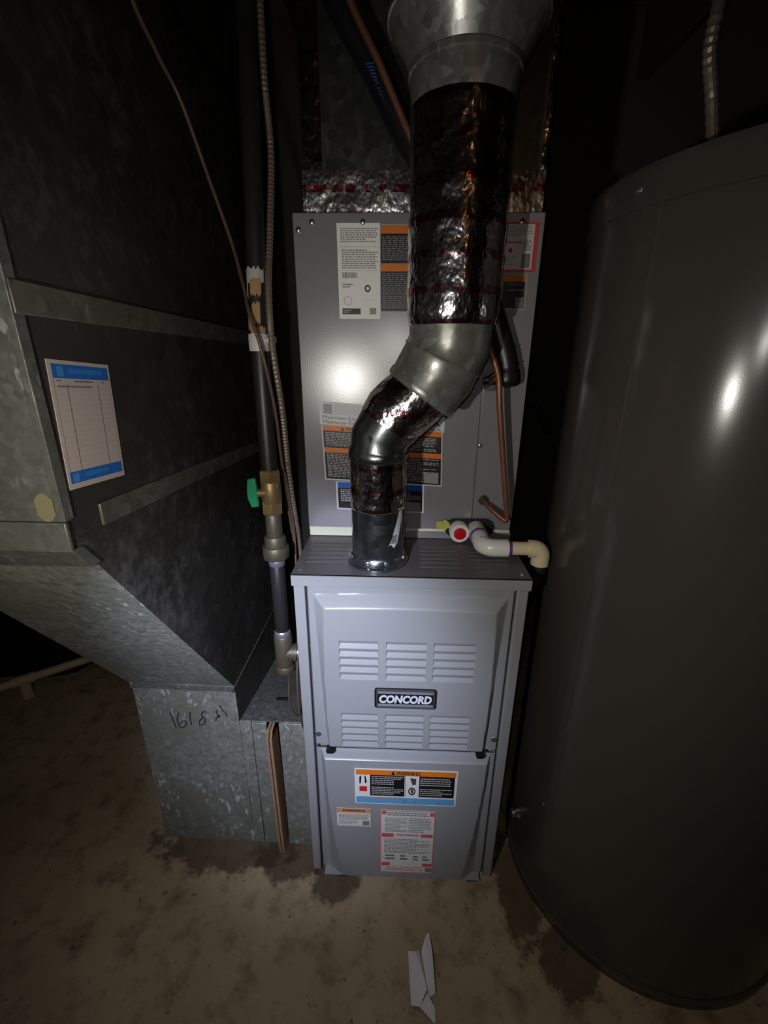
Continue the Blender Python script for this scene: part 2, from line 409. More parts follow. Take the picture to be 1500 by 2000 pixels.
lz = frange(.018, .385, .012)+frange(.385, .41, .0018)
ld = grid_panel('lower_door', frange(-.130, .130, .02)+frange(-.196, -.13, .003)+frange(.13, .196, .003), lz, [], lambda u, v: (u, -h_lo(u, v)-.0005, v), M_PAINT, fu, 27)
for x in (-.196, .196):
    bx('door_edge', (x-.0006, -.0005, .018), (x+.0006, .03, .41), M_PAINT, ld)
bx('door_bottom_flange', (-.19, -.0195, .016), (.19, .028, .0185), M_PAINT, ld)
for x in (-.163, .160):      # finger slots between the doors
    m = MB(); m.prism([(x-.009, 0, .4205), (x-.006, 0, .4145), (x+.006, 0, .4145), (x+.009, 0, .4205)], (0, -.0215, 0), (0, -.004, 0)); m.build('finger_slot', M_BLACK, ud)
for p in ((.190, -.001, .448), (-.190, -.001, .448)): screw(fu, p, (0, -1, 0), .0055)
for p in ((-.146, .012), (.172, .012)):
    m = MB(); x = p[0]
    m.prism([(x-.012, 0, 0), (x+.014, 0, 0), (x+.010, 0, .011), (x-.009, 0, .012)], (0, -.012, .0), (0, .05, .0)); m.build('foot', M_RUBBER, fu)
# badge
bd = MB(); n = 6; cr = .006
def rrect(x0, x1, z0, z1, r, y):
    out = []
    for cx_, cz_, a0 in ((x1-r, z1-r, 0), (x0+r, z1-r, 90), (x0+r, z0+r, 180), (x1-r, z0+r, 270)):
        for k in range(n+1):
            a = math.radians(a0+90*k/n); out.append(Vector((cx_+r*math.cos(a), y, cz_+r*math.sin(a))))
    return out
BX0, BX1, BZ0, BZ1 = -.0665, .0595, .5455, .5955
bd.prism(rrect(BX0, BX1, BZ0, BZ1, .006, -.0205), (0, 0, 0), (0, -.0028, 0)); badge = bd.build('badge', M_BLACK, ud)
m = MB(); o1 = rrect(BX0+.004, BX1-.004, BZ0+.002, BZ1-.002, .003, -.0250); i1 = rrect(BX0+.0062, BX1-.0062, BZ0+.0057, BZ1-.0057, .002, -.0250); q = len(o1)
m.add(o1+i1+[p+Vector((0, .003, 0)) for p in o1+i1], [(i, (i+1) % q, q+(i+1) % q, q+i) for i in range(q)]+[(2*q+i, 2*q+(i+1) % q, (i+1) % q, i) for i in range(q)]+[(q+i, q+(i+1) % q, 3*q+(i+1) % q, 3*q+i) for i in range(q)])
m.build('badge_rim', M_SCREW, badge)
m = MB(); m.box((BX0+.007, -.0242, BZ1-.0125), (BX1-.007, -.0232, BZ1-.0062)); m.box((BX0+.007, -.0242, BZ0+.0062), (BX1-.007, -.0232, BZ0+.0115)); m.build('badge_stripes', flat((120, 122, 130)), badge)
vs_, fs_ = text_geo('CONCORD', .05, .15)
m = MB(); m.add([(BX0+.0095+(BX1-BX0-.019)*a, -.0245, BZ0+.0142+.0205*c) for a, c in vs_], fs_); m.build('badge_lettering', flat((206, 208, 214), .3), badge)
# furnace door stickers
YL = -.0212
sticker('warning_sticker', ld, (-.1105, YL, .3755), (.2265, 0, 0), (0, 0, -.106), (226, 226, 224), [
    ('r', .012, .03, .985, .17, OR), ('poly', [(.355, .16), (.375, .04), (.395, .16)], K), ('text', .405, .05, .64, .155, 'WARNING', K, .02),
    ('r', .015, .17, .975, .76, K), ('r', .012, .17, .15, .76, WH, 2), ('r', .498, .17, .63, .78, WH, 2), ('r', .488, .17, .494, .8, WH, 2),
    ('poly', [(.045, .24), (.055, .19), (.065, .24), (.06, .42), (.045, .42)], K, 3), ('poly', [(.095, .2), (.105, .19), (.12, .38), (.10, .42)], K, 3),
    ('r', .045, .50, .12, .64, RD, 3), ('poly', [(.54, .22), (.60, .24), (.60, .40), (.565, .42)], (70, 70, 80), 3), ('ring', .562, .60, .036, .11, .3, RD), ('poly', [(.55, .53), (.575, .54), (.578, .66), (.552, .65)], (90, 40, 44), 3),
    ('lines', .165, .20, .475, .46, 5, LG, .5), ('lines', .165, .50, .475, .74, 5, LG, .5), ('lines', .64, .22, .94, .46, 4, LG, .5), ('lines', .64, .52, .95, .74, 4, LG, .5),
    ('r', .012, .80, .985, .98, (96, 160, 206)), ('lines', .05, .79, .46, .86, 1, (150, 150, 140), .8), ('r', .488, .86, .492, .98, K, 2), ('r', .60, .88, .603, .97, K, 2), ('r', .83, .88, .833, .97, K, 2)], rough=.3, label='orange, black and blue warning sticker')
sticker('caution_sticker', ld, (-.1535, YL, .2515), (.078, 0, 0), (0, 0, -.0575), (214, 212, 202), [
    ('r', 0, 0, 1, .24, (214, 150, 100)), ('lines', .18, .05, .85, .2, 1, (120, 80, 60), .8), ('lines', .06, .33, .95, .66, 5, (140, 138, 130)), ('lines', .06, .7, .62, .92, 3, (150, 148, 140)), ('r', .76, .68, .96, .94, (128, 126, 120))])
sticker('instruction_sticker', ld, (-.0535, YL, .2505), (.1265, 0, 0), (0, 0, -.212), (218, 216, 208), [
    ('r', .0, 0, .018, 1, (206, 120, 118)), ('r', .982, 0, 1, 1, (206, 120, 118)), ('r', .018, 0, .982, .014, (206, 140, 138)), ('r', .018, .985, .982, 1, (206, 140, 138)),
    ('r', .03, .01, .11, .065, (206, 90, 92), 2), ('r', .90, .02, .98, .075, (206, 90, 92), 2), ('r', .03, .355, .25, .415, (206, 90, 92), 2), ('r', .75, .355, .97, .405, (206, 90, 92), 2), ('r', .03, .83, .19, .885, (206, 90, 92), 2), ('r', .80, .83, .98, .885, (206, 90, 92), 2),
    ('lines', .13, .03, .88, .09, 2, (120, 118, 112)), ('lines', .09, .11, .50, .34, 11, (140, 138, 132)), ('lines', .52, .11, .93, .34, 9, (140, 138, 132)), ('lines', .30, .36, .72, .40, 1, (196, 110, 110), .7),
    ('lines', .08, .44, .95, .68, 11, (136, 134, 128)), ('lines', .10, .70, .28, .80, 2, (70, 70, 70)), ('lines', .38, .70, .52, .80, 2, (70, 70, 70)), ('lines', .62, .71, .72, .80, 2, (80, 80, 80)), ('lines', .80, .71, .92, .80, 2, (80, 80, 80)),
    ('lines', .10, .90, .85, .97, 3, (190, 130, 128)), ('r', .86, .90, .98, .97, (150, 120, 118), 2)])

# ------------------------------------------------------------------ evaporator coil case
co = thing('coil_case', 'grey sheet-metal evaporator coil case covered in stickers, standing on the furnace', 'coil case', (0, .44, .8415))
CY = .178; CW = .2243; CZ0, CZ1 = .8425, 1.468
b = MB(); b.box((-CW, CY+.004, CZ0+.022), (CW, .70, CZ1)); b.build('cabinet', M_COIL, co, bevel=.0015)
bx('front_panel', (-CW-.0008, CY, CZ0+.012), (.1375, CY+.006, CZ1-.001), M_COIL, co, bevel=.002)
bx('access_panel', (.1385, CY-.0005, CZ0+.048), (CW+.0008, CY+.006, CZ1-.001), M_COIL, co, bevel=.002)
bx('drain_pan', (-CW+.001, CY-.002, CZ0), (CW-.001, .69, CZ0+.021), M_PANW, co, bevel=.002)
bx('pan_apron', (-.12, CY-.006, CZ0), (CW, CY-.0025, CZ0+.016), M_COIL, co, bevel=.001)
for x, z in ((-.190, 1.452), (-.098, 1.452), (.185, 1.452), (.1385+.004, 1.052), (-.215, 1.44)): screw(co, (x, CY-.0002, z), (0, -1, 0), .0042)
def stadium(x0, x1, z0, z1, y):
    r = (z1-z0)/2; out = []
    for cx_, a0 in ((x1-r, -90), (x0+r, 90)):
        for k in range(11):
            a = math.radians(a0+18*k); out.append(Vector((cx_+r*math.cos(a), y, (z0+z1)/2+r*math.sin(a))))
    return out
m = MB(); m.prism(stadium(.078, .186, .8475, .891, CY-.0068), (0, 0, 0), (0, .001, 0)); m.build('drain_opening', M_BLACK, co)
m = MB(); rnd = random.Random(3)
tuft = [Vector((.076+.019*math.cos(a)*rnd.uniform(.5, 1.1), CY-.010, .876+.014*math.sin(a)*rnd.uniform(.6, 1.1))) for a in [2*PI*k/14 for k in range(14)]]
m.prism(tuft, (0, 0, 0), (0, .003, 0)); m.build('insulation_tuft', M_YELLOW, co)
YC = CY-.0002
sticker('rating_plate', co, (-.1455, YC, 1.4505), (.078, 0, 0), (.0015, 0, -.158), (250, 247, 244), [
    ('lines', .08, .05, .95, .20, 7, (150, 146, 144)), ('r', .06, .235, .96, .239, LG), ('lines', .10, .265, .95, .47, 9, (150, 146, 144)),
    ('bars', .10, .50, .45, .56, (70, 68, 68)), ('r', .06, .48, .96, .483, LG), ('ring', .70, .67, .075, .04, .5, (70, 70, 72)), ('lines', .10, .62, .36, .67, 2, (120, 118, 116)), ('ring', .22, .80, .10, .05, .15, (190, 188, 186)),
    ('lines', .60, .79, .92, .80, 1, (190, 170, 168)), ('r', .08, .885, .52, .95, (52, 50, 54)), ('lines', .11, .90, .30, .94, 2, LG), ('r', .74, .88, .90, .95, (150, 146, 146))], rough=.5)
sticker('warning_sticker', co, (-.0668, YC, 1.4485), (.115, 0, 0), (.001, 0, -.146), (178, 176, 174), [
    ('r', .01, .01, .99, .10, OR), ('r', .01, .10, .99, .975, K), ('r', .01, .425, .99, .515, OR, 2), ('lines', .03, .13, .97, .40, 13, (132, 130, 132), .5), ('lines', .03, .535, .97, .95, 19, (132, 130, 132), .5)], rough=.4)
sticker('red_bordered_sticker', co, (.1075, YC-.0006, 1.4515), (.1085, 0, 0), (0, 0, -.079), (196, 72, 66), [
    ('r', .02, .045, .93, .945, (206, 198, 194)), ('lines', .30, .09, .90, .30, 5, (150, 140, 138), .5), ('lines', .42, .38, .74, .43, 1, RD, .8), ('poly', [(.56, .50), (.60, .56), (.56, .62), (.52, .56)], RD, 3), ('r', .745, .34, .748, .9, LG, 2),
    ('lines', .77, .37, .90, .58, 4, (120, 110, 110)), ('r', .76, .63, .90, .92, (120, 110, 108), 2), ('lines', .40, .68, .68, .88, 5, (150, 140, 138), .4)], rough=.4)
sticker('black_warning_sticker', co, (.1565, YC, 1.3705), (.0485, 0, 0), (.001, 0, -.0625), (150, 144, 140), [
    ('r', .09, .04, .91, .22, (200, 112, 20)), ('r', .09, .22, .91, .93, K), ('lines', .16, .25, .80, .34, 2, (110, 108, 106)), ('lines', .2, .42, .88, .5, 1, (110, 108, 106)), ('r', .60, .64, .89, .91, (126, 120, 116), 2)], rough=.4)
sticker('serial_sticker', co, (-.1895, YC, 1.1385), (.257, 0, -.016), (-.001, 0, -.046), (214, 214, 216), [
    ('r', .03, .10, .10, .52, (140, 140, 142), 2), ('r', .115, .08, .60, .52, (196, 196, 204), 2), ('text', .025, .60, .34, .75, 'Minimum Exter', (70, 70, 74)), ('text', .025, .80, .34, .95, 'Maximum Exter', (70, 70, 74)),
    ('text', .91, .58, .97, .74, 'A', (50, 50, 54)), ('text', .82, .78, .97, .94, 'A  4LA', (50, 50, 54))], rough=.4)
sticker('warning_sticker', co, (-.1880, YC-.0004, 1.0915), (.2515, 0, -.012), (.004, 0, -.118), (206, 204, 202), [
    ('r', .012, .01, .99, .10, OR), ('r', .012, .10, .99, .975, K), ('r', .012, .40, .99, .49, OR, 2), ('poly', [(.16, .09), (.175, .02), (.19, .09)], K, 3), ('text', .20, .025, .36, .085, 'WARNING', K, .02),
    ('lines', .03, .13, .48, .38, 9, (170, 168, 168), .5), ('lines', .52, .13, .95, .38, 9, (170, 168, 168), .5), ('lines', .03, .51, .48, .95, 15, (170, 168, 168), .5), ('lines', .52, .51, .97, .95, 15, (170, 168, 168), .5), ('r', .85, .76, .97, .95, (150, 148, 146), 3)], rough=.4)
sticker('notice_sticker', co, (-.1610, YC-.0008, .9700), (.191, 0, -.006), (.001, 0, -.064), (214, 212, 212), [
    ('r', .02, .02, .98, .22, BL), ('r', .02, .22, .98, .94, K), ('lines', .05, .27, .45, .72, 7, (190, 188, 188), .5), ('lines', .55, .27, .96, .62, 6, (170, 168, 168), .5), ('r', .60, .62, .96, .92, (150, 140, 140), 2)], rough=.4)

# ------------------------------------------------------------------ supply plenum
pn = thing('supply_plenum', 'dark galvanized supply plenum with foil-taped seams, on top of the coil case', 'duct', (0, .44, 1.468))
PX0, PX1, PY = -.205, .222, .205
M_PLEN = galv('plenum_steel', (104, 106, 102), .8, .34, .1, sscale=70)
bx('plenum_box', (PX0, PY, 1.468), (PX1, .69, 2.18), M_PLEN, pn, bevel=.002)
def crumple(name, a, b, nx, nz, amp, mat, parent, axis=1, seed=1):
    rnd = random.Random(seed); m = MB(); vs = []
    for j in range(nz+1):
        for i in range(nx+1):
            u = i/nx; v = j/nz; e = 0 if i in (0, nx) or j in (0, nz) else rnd.uniform(-amp, amp)
            if axis == 1: vs.append((a[0]+(b[0]-a[0])*u, a[1]-.0012-abs(e), a[2]+(b[2]-a[2])*v))
            else: vs.append((a[0]-.0012-abs(e), a[1]+(b[1]-a[1])*u, a[2]+(b[2]-a[2])*v))
    m.add(vs, [(j*(nx+1)+i, j*(nx+1)+i+1, (j+1)*(nx+1)+i+1, (j+1)*(nx+1)+i) for j in range(nz) for i in range(nx)])
    return m.build(name, mat, parent, smooth=60)
crumple('base_foil_tape', (PX0-.004, PY, 1.4685), (PX1+.003, PY, 1.538), 46, 6, .0022, M_FOIL2, pn, seed=4)
crumple('side_foil_tape', (PX0, .67, 1.4685), (PX0, PY-.001, 1.538), 30, 5, .002, M_FOIL2, pn, axis=0, seed=9)
crumple('corner_foil_tape', (PX0-.0015, PY, 1.538), (PX0+.033, PY, 2.17), 5, 60, .0012, M_FOIL, pn, seed=5)
crumple('edge_foil_tape', (PX1-.008, PY, 1.538), (PX1+.0015, PY, 2.17), 3, 60, .0014, M_FOIL, pn, seed=6)

# ------------------------------------------------------------------ flue
fl = thing('flue_pipe', 'sheet-metal flue rising from the furnace top through two elbows, wrapped in foil tape', 'flue pipe', (-.064, .062, .8415))
FX, FY = -.064, .062
m = MB(); m.lathe((FX, FY), [(.060, .842), (.060, .846), (.055, .848), (.0535, .862), (.0515, .864)], 40); m.build('collar', M_GSHINY, fl, smooth=40)
m = MB(); m.lathe((FX, FY), [(.0512, .846), (.0512, 1.045), (.0535, 1.047), (.0535, 1.052), (.0512, 1.054)], 48); m.build('lower_pipe', M_GSHINY, fl, smooth=40)
m = MB(); m.box((FX+.0508, FY-.014, .90), (FX+.0530, FY-.008, 1.045)); m.build('pipe_seam', M_GSHINY, fl)
for a in (200, 250, 290, 340): screw(fl, (FX+.0535*math.cos(math.radians(a)), FY+.0535*math.sin(math.radians(a)), .856), (math.cos(math.radians(a)), math.sin(math.radians(a)), 0), .004)
m = MB(); vs_ = []; n_ = 40; zz = [.968+.0895*k/14 for k in range(15)]; rnd = random.Random(2)
m.lathe((FX, FY), [(.0515, .955)]+[(.0522+rnd.uniform(0, .0008), .958+.088*k/14) for k in range(15)], 48, caps=False); m.build('lower_foil_wrap', M_FOIL, fl, smooth=60)
# lower adjustable elbow, gored
def ring_path(P, R, lip=.0022): return P, R
A0 = Vector((FX, FY, 1.048)); A1 = Vector((FX+.003, FY, 1.086)); A2 = Vector((-.034, FY+.002, 1.128)); A3 = Vector((.014, FY+.004, 1.172))
m = MB(); m.tube([A0, A0+Vector((0, 0, .004)), A0+Vector((0, 0, .012)), A0+Vector((0, 0, .016)), A0+Vector((.001, 0, .02)), A1, A1+(A2-A1)*.5, A2, A3], [.0535, .0555, .0555, .0535, .0520, .0540, .0545, .0565, .057], 48)
m.build('lower_elbow', M_GSHINY, fl, smooth=35)
rnd = random.Random(12)
m = MB(); Q = [A1+(A2-A1)*.55]+[A2+(A3-A2)*(k/6) for k in range(0, 6)]; m.tube(Q, [.0565]+[.0580+rnd.uniform(0, .0012) for _ in Q[1:]], 48, caps=False); m.build('elbow_foil_wrap', M_FOIL, fl, smooth=60)
B0 = Vector((.0085, FY+.002, 1.163)); B1 = Vector((.036, FY+.002, 1.202)); B2 = Vector((.0555, FY, 1.245)); B3 = Vector((.0575, FY, 1.290))
d01 = (B1-B0).normalized()
m = MB(); m.tube([B0, B0+d01*.004, B0+d01*.012, B0+d01*.016, B1, B1+(B2-B1)*.42, B1+(B2-B1)*.50, B1+(B2-B1)*.58, B2, B3], [.0655, .0676, .0676, .0660, .0690, .0680, .0700, .0680, .0695, .0690], 48)
m.build('upper_elbow', M_GPIPE, fl, smooth=35)
UX, UY = .0575, .058
m = MB(); m.lathe((UX, UY), [(.069, 1.28), (.072, 1.31), (.0735, 1.60)], 48); m.build('riser_pipe', M_GPIPE, fl, smooth=40)
rnd = random.Random(21); prof = [(.0695, 1.2745)]
z = 1.276
while z < 1.565:
    base = .0702+(.0038 if z > 1.30 else .0038*(z-1.276)/.024); prof.append((base+rnd.uniform(0, .0016), z)); z += rnd.uniform(.009, .021)
m = MB(); n_ = 44; vs_ = []
for j, (r, z) in enumerate(prof):
    for k in range(n_):
        a = 2*PI*k/n_; rr = r+rnd.uniform(0, .0014)
        vs_.append((UX+rr*math.cos(a), UY+rr*math.sin(a), z))
m.add(vs_, [(j*n_+k, j*n_+(k+1) % n_, (j+1)*n_+(k+1) % n_, (j+1)*n_+k) for j in range(len(prof)-1) for k in range(n_)])
m.build('riser_foil_wrap', M_FOIL, fl, smooth=60)
m = MB(); m.lathe((UX, UY), [(.0745, 1.560), (.0768, 1.585), (.0775, 1.596), (.0800, 1.598), (.0800, 1.604), (.0780, 1.607), (.108, 1.655), (.1105, 1.656), (.1105, 1.663), (.104, 1.664), (.085, 1.675), (.08, 1.70), (.08, 2.17)], 64); m.build('increaser', M_GPIPE, fl, smooth=30)
# tag stuck on the lower pipe
m = MB(); vs_ = []; NN = 8
for j in range(7):
    t = j/6; z = .975-.085*t; a0 = 325-30*t**1.3; a1 = a0+9+13*t
    for k in range(NN+1):
        a = math.radians(a0+(a1-a0)*k/NN); vs_.append((FX+.0522*math.cos(a), FY+.0522*math.sin(a), z+.004*math.sin(k)))
m.add(vs_, [(j*(NN+1)+k, j*(NN+1)+k+1, (j+1)*(NN+1)+k+1, (j+1)*(NN+1)+k) for j in range(6) for k in range(NN)])
tg = m.build('paper_tag', M_PAPER, fl)
m = MB()
for k in range(9):
    a = math.radians(299+2.0*k); b_ = math.radians(299+2.0*k+rnd.choice((.5, .9, 1.2))); r = .0525
    m.add([(FX+r*math.cos(a), FY+r*math.sin(a), .895), (FX+r*math.cos(b_), FY+r*math.sin(b_), .895), (FX+r*math.cos(b_), FY+r*math.sin(b_), .912), (FX+r*math.cos(a), FY+r*math.sin(a), .912)], [(0, 1, 2, 3)])
m.build('barcode', flat(K), tg)

# ------------------------------------------------------------------ refrigerant lines
sl = thing('suction_line', 'thick black foam-insulated refrigerant line passing behind the flue into the coil case', 'refrigerant line', (.174, .15, 1.18))
P = catmull([(-.20, .165, 1.85), (-.122, .165, 1.725), (-.080, .165, 1.665), (-.033, .160, 1.585), (.02, .154, 1.50), (.08, .1535, 1.40), (.135, .1535, 1.315), (.163, .152, 1.25), (.177, .150, 1.205), (.177, .1500, 1.172)], 8)
m = MB(); m.tube(P, [.0215]*(len(P)-8)+[.0235, .0245, .025, .0255, .0250, .0235, .0195, .011], 24); s1 = m.build('insulation', M_INSUL, sl, smooth=60)
for q_, off in enumerate((1.655, 1.625, 1.595)):     # runs of blue printed characters
    m = MB()
    for k in range(7):
        t = off-.004*k; x = -.0405-(t-1.585)*.60; y = .165-.0222
        m.add([(x-.006, y+.0005, t), (x+.007, y+.0005, t+.001), (x+.007, y+.0005, t+.003), (x-.006, y+.0005, t+.002)], [(0, 1, 2, 3)])
    m.build('printed_mark', M_BLUEPRINT, s1)
for i in (len(P)-24, len(P)-15, len(P)-10):
    t = (P[i+1]-P[i-1]).normalized(); m = MB(); m.tube([P[i]-t*.001, P[i]+t*.001], [.0238, .0238], 24); m.build('joint_wrap', M_INSUL, sl, smooth=40)
m = MB(); m.tube([(.140, .165, 1.175), (.152, .160, 1.178), (.166, .152, 1.190)], [.014, .017, .018], 14); m.build('foil_end', M_FOIL, sl, smooth=40)
P = catmull([(-.18, .128, 1.85), (-.108, .128, 1.718), (-.066, .128, 1.648), (-.028, .129, 1.578), (-.010, .128, 1.546)], 8)
P += catmull([(.018, .150, 1.445), (.074, .150, 1.352), (.110, .146, 1.290), (.128, .130, 1.258), (.141, .118, 1.228), (.155, .116, 1.19), (.163, .116, 1.13), (.182, .122, 1.02), (.1985, .126, .925), (.2010, .127, .912), (.1985, .128, .9055), (.192, .1315, .908), (.168, .152, .925), (.158, .176, .934)], 8)
m = MB(); m.tube(P, .0056, 14); cl = m.build('liquid_line', M_COPPER, None, smooth=60, thing=('thin bare copper refrigerant line running down the coil front to a hook bend', 'refrigerant line'))
m = MB(); m.tube([(.161, .170, .9315), (.1575, .1775, .9345)], [.0095, .011], 14); m.build('grommet', M_OLDIRON, cl, smooth=40)

# ------------------------------------------------------------------ condensate drain
dr = thing('condensate_drain', 'white plastic condensate drain with a red plug and purple primer ring above the furnace', 'drain pipe', (.11, .165, .8415))
m = MB(); m.tube([(.109, .172, .865), (.109, .150, .865), (.109, .1475, .865)], [.0215, .0215, .020], 28); pf = m.build('plug_fitting', M_PVC, dr, smooth=40)
m = MB(); m.tube([(.109, .149, .865), (.109, .1460, .865), (.109, .1455, .865)], [.0135, .0135, .012], 24); m.build('plug', M_RED, pf, smooth=40)
bx('port_web', (.112, .152, .8535), (.150, .170, .8735), M_PVC, dr, bevel=.004)
m = MB(); m.tube([(.147, .172, .867), (.147, .128, .867), (.147, .1275, .867)], [.0195, .0195, .016], 28); m.build('port_socket', M_PVC, dr, smooth=40)
m = MB(); m.tube([(.147, .131, .867), (.147, .122, .867)], .0200, 28); m.build('primer_ring', M_PURPLE, dr, smooth=40)
el = [(.147, .124, .867), (.147, .100, .8665)]+[(.147+.022*(1-math.cos(a)), .098-.022*math.sin(a), .8655) for a in [PI/2*k/8 for k in range(9)]]+[(.195, .076, .8655), (.196, .076, .8655)]
m = MB(); m.tube(el, [.0178]*(len(el)-1)+[.0165], 28); m.build('white_elbow', M_PVC, dr, smooth=50)
m = MB(); m.tube([(.195, .076, .8655), (.2015, .076, .8655)], .0150, 28); m.build('primer_ring', M_PURPLE, dr, smooth=40)
m = MB(); m.tube([(.19, .076, .8655), (.244, .076, .8655)], .0136, 28); m.build('drain_stub', M_PVCOLD, dr, smooth=40)
el = [(.237, .076, .8655), (.2375, .076, .8655)]+[(.2465+.0155*math.sin(a), .076, .850+.0155*math.cos(a)) for a in [PI/2*k/8 for k in range(9)]]+[(.262, .076, .838), (.262, .076, .832)]
m = MB(); m.tube(el, [.0160, .0178]+[.0178]*(len(el)-2), 28); m.build('down_elbow', M_PVCOLD, dr, smooth=50)
m = MB(); m.tube(catmull([(.262, .076, .840), (.262, .080, .80), (.250, .13, .70), (.246, .20, .50), (.246, .22, .02)], 8), .0120, 20); m.build('drain_hose', M_RUBBER, dr, smooth=40)

# ------------------------------------------------------------------ gas piping
gp = thing('gas_pipe', 'black iron gas pipe with brass shut-off valve and green handle left of the furnace', 'gas pipe', (-.262, .04, .57))
def gx(z): return Vector((-.262, .036+(z-.6)*.006+max(0, z-1.25)*.155, z))
m = MB(); m.tube([gx(z) for z in (1.015, 1.25, 1.5, 1.85, 2.17)], .0148, 24); m.build('riser', M_BLACKPIPE, gp, smooth=40)
def ring(name, z0, z1, r, mat, n=24, taper=0, par=None): 
    m = MB(); e = min(.003, (z1-z0)*.2); m.tube([gx(z0), gx(z0+e), gx(z1-e), gx(z1)], [r-.002-taper, r, r, r-.002], n); return m.build(name, mat, par or gp, smooth=40)
vb = ring('valve_body', .965, 1.010, .0185, M_BRASS)
ring('valve_nut', 1.006, 1.030, .0200, M_BRASS, 6, par=vb); ring('valve_nut', .945, .972, .0200, M_BRASS, 6, par=vb)
g0 = gx(.988)
m = MB(); m.tube([g0+Vector((-.010, -.010, 0)), g0+Vector((-.024, -.018, .002))], [.009, .007], 14); m.build('valve_stem', M_BRASS, vb, smooth=40)
m = MB(); hc = g0+Vector((-.026, -.020, .003))
m.prism([hc+Vector((-.009, 0, .026)), hc+Vector((.005, 0, .028)), hc+Vector((.007, 0, .008)), hc+Vector((.008, 0, -.026)), hc+Vector((-.006, 0, -.028)), hc+Vector((-.012, 0, -.010)), hc+Vector((-.012, 0, .004))], (0, -.004, 0), (0, .004, 0)); m.build('handle', M_GREEN, vb, bevel=.002)
ring('nipple', .888, .948, .0150, M_OLDIRON)
un = ring('union', .868, .900, .0205, M_OLDIRON, 10); ring('union_nut', .853, .879, .0265, M_OLDIRON, 8, par=un)
ring('zinc_thread', .836, .855, .0160, M_ZINC)
ring('lower_pipe', .680, .842, .0148, M_BLACKPIPE)
ring('zinc_thread', .672, .688, .0168, M_ZINC)
te = ring('tee', .590, .676, .0188, M_OLDIRON); ring('tee_band', .584, .602, .0205, M_OLDIRON, par=te)
m = MB(); c0 = gx(.632); m.tube([c0, c0+Vector((.022, 0, 0)), c0+Vector((.0225, 0, 0)), c0+Vector((.030, 0, 0))], [.0175, .0175, .019, .019], 20); m.build('tee_outlet', M_OLDIRON, te, smooth=40)
m = MB(); m.tube([c0+Vector((.025, 0, 0)), c0+Vector((.0388, 0, 0))], .0125, 20); m.build('supply_nipple', M_ZINC, gp, smooth=40)
def patch(name, zc, pts, mat, par):      # torn paper wrapped on the pipe: pts = (angle deg, z)
    m = MB(); r = .0153
    m.add([gx(z)+Vector((r*math.cos(math.radians(a)), r*math.sin(math.radians(a)), 0)) for a, z in pts], [tuple(range(len(pts)))]); return m.build(name, mat, par)
def band(name, a0, a1, z0, z1, mat, par, seed, r=.0153, jag=.0035):
    rnd = random.Random(seed); m = MB(); n = 14; T = []; B = []
    for k in range(n+1):
        a = math.radians(a0+(a1-a0)*k/n); d = Vector((r*math.cos(a), r*math.sin(a), 0))
        T.append(gx(z1+rnd.uniform(-jag, jag))+d); B.append(gx(z0+rnd.uniform(-jag, jag))+d)
    m.add(T+B, [(k, k+1, n+2+k, n+1+k) for k in range(n)]); return m.build(name, mat, par)
band('torn_paper', 170, 330, 1.338, 1.358, M_GREYSTK, gp, 1, .0160); band('torn_paper', 175, 225, 1.312, 1.345, M_GREYSTK, gp, 2, .0158)
band('torn_paper', 245, 310, 1.318, 1.342, M_TANSTK, gp, 3, .0162); band('torn_paper', 250, 300, 1.276, 1.306, M_TANSTK, gp, 4, .0158); band('torn_paper', 195, 250, 1.266, 1.296, M_TANSTK, gp, 5, .0158); band('torn_paper', 240, 330, 1.256, 1.270, M_TANSTK, gp, 6, .0160, .003)
ck = MB(); ck.tube([gx(1.233), gx(1.236), gx(1.256), gx(1.258)], [.0165, .0172, .0172, .0168], 20); ckp = ck.build('pipe_clamp', M_WHITECLAMP, gp, smooth=40)
m = MB(); c1 = gx(1.250); m.tube([c1+Vector((.012, -.008, 0)), c1+Vector((.030, -.008, .001))], [.0045, .006], 12); m.build('clamp_bolt', M_WHITECLAMP, ckp, smooth=40)

# ------------------------------------------------------------------ cables
def cable(name, pts, r, mat, label, cat, corr=0, per=10, n=12, group=None):
    P = catmull(pts, per)
    if corr:          # helical armour: resample and swell every turn
        Q = [P[0]]; 
        for p in P[1:]:
            k = max(1, int((p-Q[-1]).length/corr))
            a = Q[-1].copy()
            for i in range(1, k+1): Q.append(a+(p-a)*i/k)
        P = Q; R = [r*(1.0 if i % 2 else .84) for i in range(len(P))]
    else: R = [r]*len(P)
    m = MB(); m.tube(P, R, n); return m.build(name, mat, None, smooth=80 if not corr else 25, thing=(label, cat, group))
cable('armoured_cable', [(-.237, .125, 1.95), (-.238, .105, 1.74), (-.2385, .098, 1.62), (-.237, .103, 1.53), (-.2375, .066, 1.415), (-.237, .032, 1.33), (-.2355, .0215, 1.245), (-.2330, .046, 1.136), (-.236, .074, 1.018), (-.2345, .096, .915), (-.2335, .108, .86), (-.2325, .112, .80), (-.2325, .115, .66)], .0056, M_FLEXCAB, 'ribbed steel armoured cable hanging beside the gas pipe', 'cable', corr=.0030)
cable('thermostat_wire', [(-.372, -.09, 1.78), (-.366, -.038, 1.655), (-.360, .016, 1.607), (-.350, .05, 1.572), (-.330, .075, 1.485), (-.306, .080, 1.40), (-.285, .055, 1.335), (-.268, .020, 1.290), (-.2520, .014, 1.238), (-.2430, .036, 1.14), (-.2440, .058, 1.05), (-.244, .085, .94), (-.2395, .098, .84), (-.2375, .105, .74)], .0030, M_WIRE, 'thin brown thermostat wire slanting across the dark duct side to the gas pipe', 'wire')
